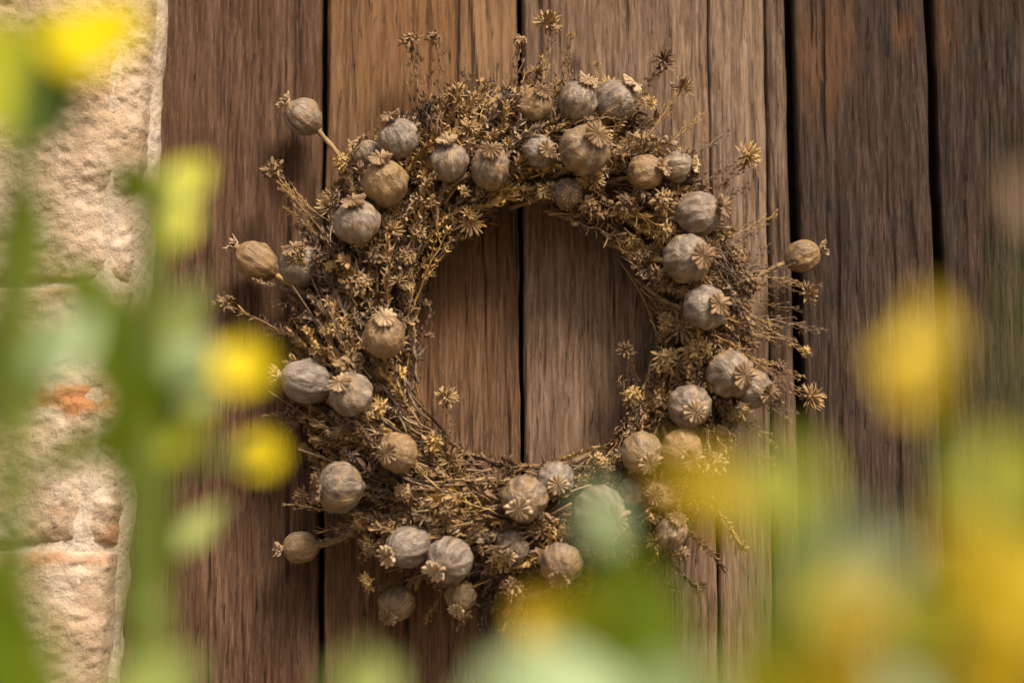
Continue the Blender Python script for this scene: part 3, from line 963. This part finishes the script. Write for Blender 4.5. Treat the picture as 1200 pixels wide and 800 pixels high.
def random_sprig(depth_lo, depth_hi, len_lo, len_hi):
    th = rnd.uniform(0, 2 * math.pi)
    rr = min(290, max(140, rnd.gauss(202, 34)))
    al = R(rnd.gauss(28, 22) + (rr - 202) * 0.28)
    out = Vector((math.cos(th), 0, math.sin(th)))
    tan = Vector((math.sin(th), 0, -math.cos(th)))
    L = rnd.uniform(len_lo, len_hi)
    if math.cos(th) > 0.55:
        L *= 0.72
        rr = min(rr, 240)
    d = tan * math.cos(al) + out * math.sin(al)
    b_px, b_py = CX + rr * stretch(th) * math.cos(th), CY - rr * stretch(th) * math.sin(th)
    hb = ring_height(rr) * rnd.uniform(depth_lo, depth_hi)
    b = on_door(b_px, b_py, max(0.01, hb))
    t = b + d * L
    st2 = stretch(math.atan2(t.z - CEN.z, t.x - CEN.x))
    r2 = math.hypot(t.x - CEN.x, t.z - CEN.z) / MM / st2
    lim = 246 if t.x - CEN.x > 0.6 * abs(t.z - CEN.z) else 275
    if r2 < 150:
        t = t + (t - CEN).normalized() * (150 - r2) * MM
    elif r2 > lim:
        t = t - (t - CEN).normalized() * (r2 - lim) * MM * 0.85
    t.y = -max(0.016, ring_height(r2) * rnd.uniform(depth_lo, depth_hi + 0.1) + rnd.uniform(-0.004, 0.006))
    greyish = 0.75 if (R(95) < th < R(200)) else (0.6 if th < R(70) or th > R(320) else 0.4)
    kind = rnd.choices(('bells', 'leafy', 'wisp'), (0.72, 0.14, 0.14))[0]
    if r2 > 255 and (th < R(135) or th > R(310)):
        kind = 'wisp'
    mat = 'grey' if rnd.random() < greyish else 'brown'
    return b, t, kind, mat


for k in range(300 - len(FREE)):
    b, t, kind, mat = random_sprig(0.75, 1.08, 0.038, 0.072)
    sprig_between(b, t, kind, mat, rnd.uniform(0.9, 1.25))

# the countless sprigs packed inside the ring; inner ones carry gap shade in their colour
for mat in ('grey',):
    base_me = []
    for kind in ('bells', 'leafy'):
        for s in range(3):
            m_ = MB()
            sprig_mesh_into(m_, 500 + s + (30 if kind == 'leafy' else 0), kind)
            base_me.append((np.array(m_.v), m_.f))
    V, F, off = [], [], 0
    MI = []
    for k in range(1000):
        b, t, _, _ = random_sprig(0.25 if k < 420 else 0.7, 0.8 if k < 420 else 1.08, 0.035, 0.07)
        if k >= 800:                     # fine stuff hugging the inner rim
            th = rnd.uniform(0, 2 * math.pi)
            r1 = rnd.uniform(150, 172)
            r2_ = max(136, r1 - rnd.uniform(-18, 14))
            t2 = th - rnd.uniform(0.2, 0.36)
            hb = rnd.uniform(0.014, 0.046)
            b = CEN + Vector((math.cos(th) * r1 * stretch(th) * MM, -hb, math.sin(th) * r1 * stretch(th) * MM))
            t = CEN + Vector((math.cos(t2) * r2_ * stretch(t2) * MM, -hb - rnd.uniform(-0.006, 0.008), math.sin(t2) * r2_ * stretch(t2) * MM))
        d = t - b
        w_ = d.length * (0.7 if k >= 800 else 1.0)
        M = Matrix.Translation(b) @ frame_z(d.normalized(), rnd.uniform(0, 6.28)) @ Matrix.Diagonal((w_, w_, d.length, 1))
        vv, ff = base_me[k % 3 if k >= 420 else k % len(base_me)]
        Mn = np.array(M)
        V.append(vv @ Mn[:3, :3].T + Mn[:3, 3])
        F.extend(tuple(i + off for i in f) for f in ff)
        MI.extend([0 if k < 420 else rnd.choice((0, 1, 2))] * len(ff))
        off += len(vv)
    me = bpy.data.meshes.new('dried_filling')
    me.from_pydata(np.concatenate(V).tolist(), [], F)
    for m_ in (M_FILL, M_SPRIG, M_GREY):
        me.materials.append(m_)
    me.polygons.foreach_set('material_index', MI)
    me.polygons.foreach_set('use_smooth', [True] * len(me.polygons))
    fill = link('dried_filling', me, wreath, WW)
    fill['kind'] = 'stuff'

# --- twigs wound round the ring, and loose stalks running with it
for k in range(30):
    a0 = rnd.uniform(0, 2 * math.pi)
    span = rnd.uniform(1.4, 3.2)
    R0 = rnd.uniform(142, 235)
    tw, ph0 = rnd.uniform(1.0, 2.4), rnd.uniform(0, 6.28)
    amp = rnd.uniform(5, 16)
    lift0 = ring_height(R0) * rnd.uniform(0.35, 0.7)
    pts = []
    for q in range(29):
        u = q / 28
        th = a0 - span * u
        rr = (R0 + amp * math.cos(ph0 + tw * th * 2) + 10 * u) * stretch(th)
        pts.append(CEN + Vector((math.cos(th) * rr * MM, -lift0 - 0.006 * math.sin(ph0 + tw * th * 2), math.sin(th) * rr * MM)))
    mb = MB()
    r0 = rnd.uniform(0.0007, 0.0014)
    mb.tube(pts, [r0 * (1.15 - 0.5 * q / 28) for q in range(29)], 6)
    link('twig', mb.mesh('twig', M_TWIG), wreath, WW)
for k in range(150):
    dense = rnd.random() < 0.7
    th = rnd.uniform(R(188), R(300)) if dense else rnd.uniform(0, 2 * math.pi)
    rr = rnd.uniform(142, 205) if dense else rnd.uniform(142, 225)
    L = rnd.uniform(0.05, 0.10)
    al = R(rnd.uniform(2, 26) if dense else rnd.uniform(0, 12))
    if not dense:
        L *= 0.6
    out = Vector((math.cos(th), 0, math.sin(th)))
    tan = Vector((math.sin(th), 0, -math.cos(th)))
    rs_ = rr * stretch(th)
    b = on_door(CX + rs_ * math.cos(th), CY - rs_ * math.sin(th), ring_height(rr) * rnd.uniform(0.75, 1.02))
    d = tan * math.cos(al) + out * math.sin(al)
    m_ = b + d * L * 0.5 + out * 0.004 + Vector((0, rnd.uniform(-0.005, 0.002), 0))
    e = b + d * L + Vector((0, rnd.uniform(-0.004, 0.01), 0))
    e.y = min(e.y, -0.012)
    pts = smooth_path([b, m_, e], 5)
    mb = MB()
    r0 = rnd.uniform(0.0005, 0.0010)
    mb.tube(pts, [r0 * (1.1 - 0.5 * q / len(pts)) for q in range(len(pts))], 5)
    link('stalk', mb.mesh('stalk', (M_STEM, M_TWIG, M_GREY)[k % 3]), wreath, WW)


# ------------------------------------------------------------------ plants between the camera and the door (out of focus)
def leaf_mesh(name, mat, w, tipw, fold, bend):
    """Unit leaf from the origin along +z, facing -y."""
    rows, cols = 10, 7
    G = np.zeros((rows, cols, 3))
    for i in range(rows):
        t = i / (rows - 1)
        wd = w * (math.sin(math.pi * min(1, t * 0.98 + 0.01) ** tipw) ** 0.75)
        for j in range(cols):
            s = j / (cols - 1) * 2 - 1
            G[i, j] = (s * wd, -fold * abs(s) * wd + bend * (t - 0.5) ** 2 + 0.015 * math.sin(t * 9 + s * 3), t)
    mb = MB()
    mb.grid(G)
    return mb.mesh(name, mat)


LEAF = {k: leaf_mesh('leaf', m, 0.30, 0.85, 0.18, 0.25) for k, m in M_LEAF.items()}
PETAL = {k: leaf_mesh('petal', M_LEAF[k], 0.36, 1.5, -0.2, 0.3) for k in ('yellow', 'gold', 'lime', 'pale')}
mb = MB()
for k in range(14):
    M = Matrix.Rotation(k * 2.4, 4, 'Z') @ Matrix.Rotation(0.1 + 0.06 * k, 4, 'Y')
    mb.tube([M @ Vector((0, 0, 0)), M @ Vector((0, 0, 0.22))], [0.03, 0.05], 5)
M_EYE = leaf_mat('flower_eye', (0.55, 0.36, 0.01), (0.6, 0.4, 0.02), 0.1)
EYE = mb.mesh('flower_eye', M_EYE)


def plant(label, d, stem_px, leaves, flowers=(), stem_r=0.0016, ground_px=None, name='leafy_plant', cat='plant'):
    """d: metres from the camera; stem_px from the foot of the frame upward; leaves (base px, tip px, colour, depth shift); flowers (px, py, radius px, colour, depth shift)."""
    d *= 0.745
    y = CAM.y + d
    pts = [P(a, b, y) for a, b in stem_px]
    root = Vector((pts[0].x + rnd.uniform(-0.03, 0.03), y + rnd.uniform(-0.02, 0.02), 0.0))
    o, OW = thing(name, label, cat, root, group='plants growing in front of the door')
    low = [root, root.lerp(pts[0], 0.5) + Vector((0.01, 0.005, 0))]
    path = smooth_path(low + pts, 8)
    mb = MB()
    nn = len(path)
    mb.tube(path, [stem_r * (1.5 - 0.8 * i / nn) for i in range(nn)], 8)
    link('stem', mb.mesh('stem', M_GSTEM), o, OW)
    px = d / FPX

    def petiole(to):
        best = min(path, key=lambda q: (q - to).length + (0.03 if q.z > to.z - 0.004 else 0))
        m_ = best.lerp(to, 0.5) + Vector((0, 0, 0.25 * (to.z - best.z)))
        pp = smooth_path([best, m_, to], 5)
        mb = MB()
        mb.tube(pp, [stem_r * 0.75 * (1 - 0.4 * i / len(pp)) for i in range(len(pp))], 6)
        link('leaf_stalk', mb.mesh('leaf_stalk', M_GSTEM), o, OW)

    def lay(me, nm, b, t, wide=1.0, parent=o, pw=OW):
        d_ = (t - b)
        L = d_.length
        zz = d_.normalized()
        nrm = Vector((rnd.uniform(-0.35, 0.35), -1, rnd.uniform(0.0, 0.7)))
        xx = zz.cross(nrm).normalized() * -1
        yy = zz.cross(xx)
        M = Matrix.Translation(b) @ Matrix(((xx.x, yy.x, zz.x, 0), (xx.y, yy.y, zz.y, 0), (xx.z, yy.z, zz.z, 0), (0, 0, 0, 1))) @ Matrix.Diagonal((L * wide, L, L, 1))
        return link(nm, me, parent, pw, M)

    for (bx, by, tx, ty, colr, wide, dd) in leaves:
        b = P(bx, by, y + dd)
        t = P(tx, ty, y + dd + rnd.uniform(-0.01, 0.01))
        petiole(b)
        lay(LEAF[colr], 'leaf', b, t, wide)
    for (fx, fy, fr, colr, dd) in flowers:
        c = P(fx, fy, y + dd)
        petiole(c)
        sc = fr * px
        a = Vector((rnd.uniform(-0.3, 0.3), -1, rnd.uniform(0.1, 0.5))).normalized()
        Mf = Matrix.Translation(c) @ frame_z(a, rnd.uniform(0, 6.28)) @ Matrix.Diagonal((sc, sc, sc, 1))
        fl = link('flower', EYE, o, OW, Mf)
        for q in range(6):
            Mp = Matrix.Rotation(q * 1.047, 4, 'Z') @ Matrix.Rotation(R(72), 4, 'Y') @ Matrix.Rotation(R(90), 4, 'Z')
            link('petal', PETAL[colr], fl, None, Mp)
    # leaves further down the stem, under the frame
    for q in range(5):
        b = root.lerp(pts[0], 0.35 + 0.12 * q)
        ang = q * 2.4
        t = b + Vector((math.cos(ang) * 0.05, math.sin(ang) * 0.05, 0.02))
        lay(LEAF['green'], 'leaf', b, t, 1.0)
    return o


plant('blurred green plant at the left edge with a big yellow leaf in the top corner', 0.92,
      [(14, 860), (10, 600), (14, 400), (18, 230), (26, 140)],
      [(16, 165, 75, 40, 'deep', 1.3, 0), (20, 170, 100, 80, 'green', 1.0, .02), (50, 55, 175, 22, 'yellow', 1.5, 0), (10, 50, 120, 40, 'yellow', 1.2, .03),
       (20, 100, 60, 10, 'lime', 1.2, .02), (10, 380, 30, 190, 'green', 0.8, 0), (12, 520, 10, 330, 'green', 0.9, .02), (8, 160, -10, 10, 'lime', 1.0, 0), (30, 430, 115, 370, 'mint', 1.2, .03),
       (30, 440, 90, 375, 'mint', 1.0, .02), (0, 850, 30, 680, 'green', 1.0, -.06), (-40, 800, 0, 640, 'green', 1.3, -.06), (40, 560, 140, 490, 'green', 0.5, .08), (40, 850, 80, 770, 'green', 0.7, -.06)],
      stem_r=0.0048)
plant('blurred green stem beside the jamb carrying two round yellow flowers', 1.02,
      [(172, 900), (168, 740), (170, 560), (174, 420), (180, 300), (186, 215)],
      [(186, 240, 130, 190, 'green', 1.3, 0), (188, 230, 245, 190, 'lime', 1.1, .02), (200, 225, 205, 290, 'lime', 1.2, .02), (168, 480, 108, 325, 'green', 0.9, 0),
       (140, 380, 75, 308, 'green', 1.1, .01), (175, 430, 240, 325, 'pale', 0.7, .05), (170, 500, 245, 395, 'mint', 1.3, 0), (165, 525, 250, 475, 'lime', 1.3, 0),
       (162, 580, 148, 440, 'green', 1.0, 0), (178, 560, 182, 430, 'green', 1.0, 0), (172, 700, 195, 570, 'green', 0.7, .03), (168, 800, 160, 640, 'green', 0.6, 0), (200, 650, 262, 590, 'pale', 0.6, .08), (120, 850, 235, 770, 'pale', 1.0, -.06),
       (160, 870, 180, 755, 'pale', 1.2, -.06)],
      [(283, 434, 40, 'yellow', -.02), (305, 536, 32, 'yellow', 0.02)], stem_r=0.0058)
plant('small blurred pale plant tip at the bottom edge under the left of the wreath', 0.85,
      [(420, 1000), (424, 900), (425, 830)],
      [(425, 850, 422, 755, 'pale', 0.9, 0), (428, 850, 460, 775, 'pale', 0.7, .02), (422, 850, 390, 780, 'pale', 0.7, -.02)])
plant('blurred bright green plant under the lower right of the wreath', 0.84,
      [(720, 1000), (722, 900), (728, 800), (735, 700)],
      [(730, 780, 735, 630, 'green', 1.2, .03), (722, 800, 670, 690, 'olive', 1.1, .03), (735, 810, 795, 690, 'green', 1.1, 0), (720, 650, 690, 562, 'mint', 1.1, .12),
       (690, 870, 715, 710, 'green', 1.2, 0), (770, 870, 770, 720, 'green', 1.3, 0.02), (720, 860, 590, 765, 'mint', 1.2, -.02), (720, 870, 640, 755, 'mint', 1.2, -.02), (740, 880, 790, 770, 'mint', 1.2, -.02), (600, 870, 570, 775, 'mint', 1.2, -.02)],
      [(640, 728, 40, 'gold', .04)])
plant('blurred pale green and gold plant right of the wreath at the bottom', 0.66,
      [(940, 1000), (942, 860), (940, 700), (938, 570)],
      [(915, 590, 890, 515, 'pale', 1.1, 0), (940, 600, 942, 520, 'lime', 0.9, 0), (925, 600, 765, 550, 'gold', 0.6, .04), (945, 705, 1030, 608, 'mint', 1.4, 0),
       (950, 700, 1070, 650, 'mint', 1.0, .02), (940, 780, 942, 600, 'green', 0.9, 0), (930, 830, 880, 720, 'olive', 1.0, 0), (935, 880, 850, 770, 'olive', 1.2, 0), (930, 880, 810, 790, 'mint', 1.1, .03),
       (950, 860, 960, 740, 'olive', 1.2, .02), (960, 880, 1030, 760, 'gold', 1.2, -.01), (925, 620, 860, 570, 'lime', 0.8, .02)],
      [(1000, 712, 46, 'gold', -.01), (950, 800, 44, 'gold', 0.0)])
plant('blurred yellow flower on a tall thin stem before the dark right planks', 0.74,
      [(1112, 1000), (1110, 860), (1107, 640), (1104, 400)],
      [(1105, 470, 1020, 410, 'gold', 0.8, .03), (1105, 430, 1085, 345, 'gold', 1.0, 0), (1110, 780, 1065, 680, 'olive', 1.2, 0), (1112, 850, 1050, 720, 'mint', 1.5, 0), (1112, 860, 1130, 730, 'mint', 1.4, 0)],
      [(1080, 455, 40, 'gold', 0.0), (1072, 410, 32, 'yellow', 0.02)], stem_r=0.0022)
plant('blurred golden yellow plant filling the lower right corner', 0.62,
      [(1200, 1000), (1195, 860), (1190, 700), (1188, 560)],
      [(1190, 610, 1150, 520, 'lime', 1.2, 0), (1195, 600, 1230, 510, 'lime', 1.2, 0), (1190, 680, 1090, 610, 'gold', 0.9, .03), (1195, 710, 1130, 640, 'gold', 1.2, .0),
       (1195, 800, 1110, 690, 'olive', 1.3, 0), (1200, 740, 1240, 620, 'lime', 1.4, 0), (1190, 870, 1110, 770, 'gold', 1.1, 0), (1200, 850, 1180, 720, 'gold', 1.2, 0), (1225, 270, 1185, 195, 'tan', 0.7, .1)],
      [(1165, 760, 48, 'gold', 0.0), (1185, 560, 42, 'lime', .03), (1215, 690, 46, 'gold', -.02)])
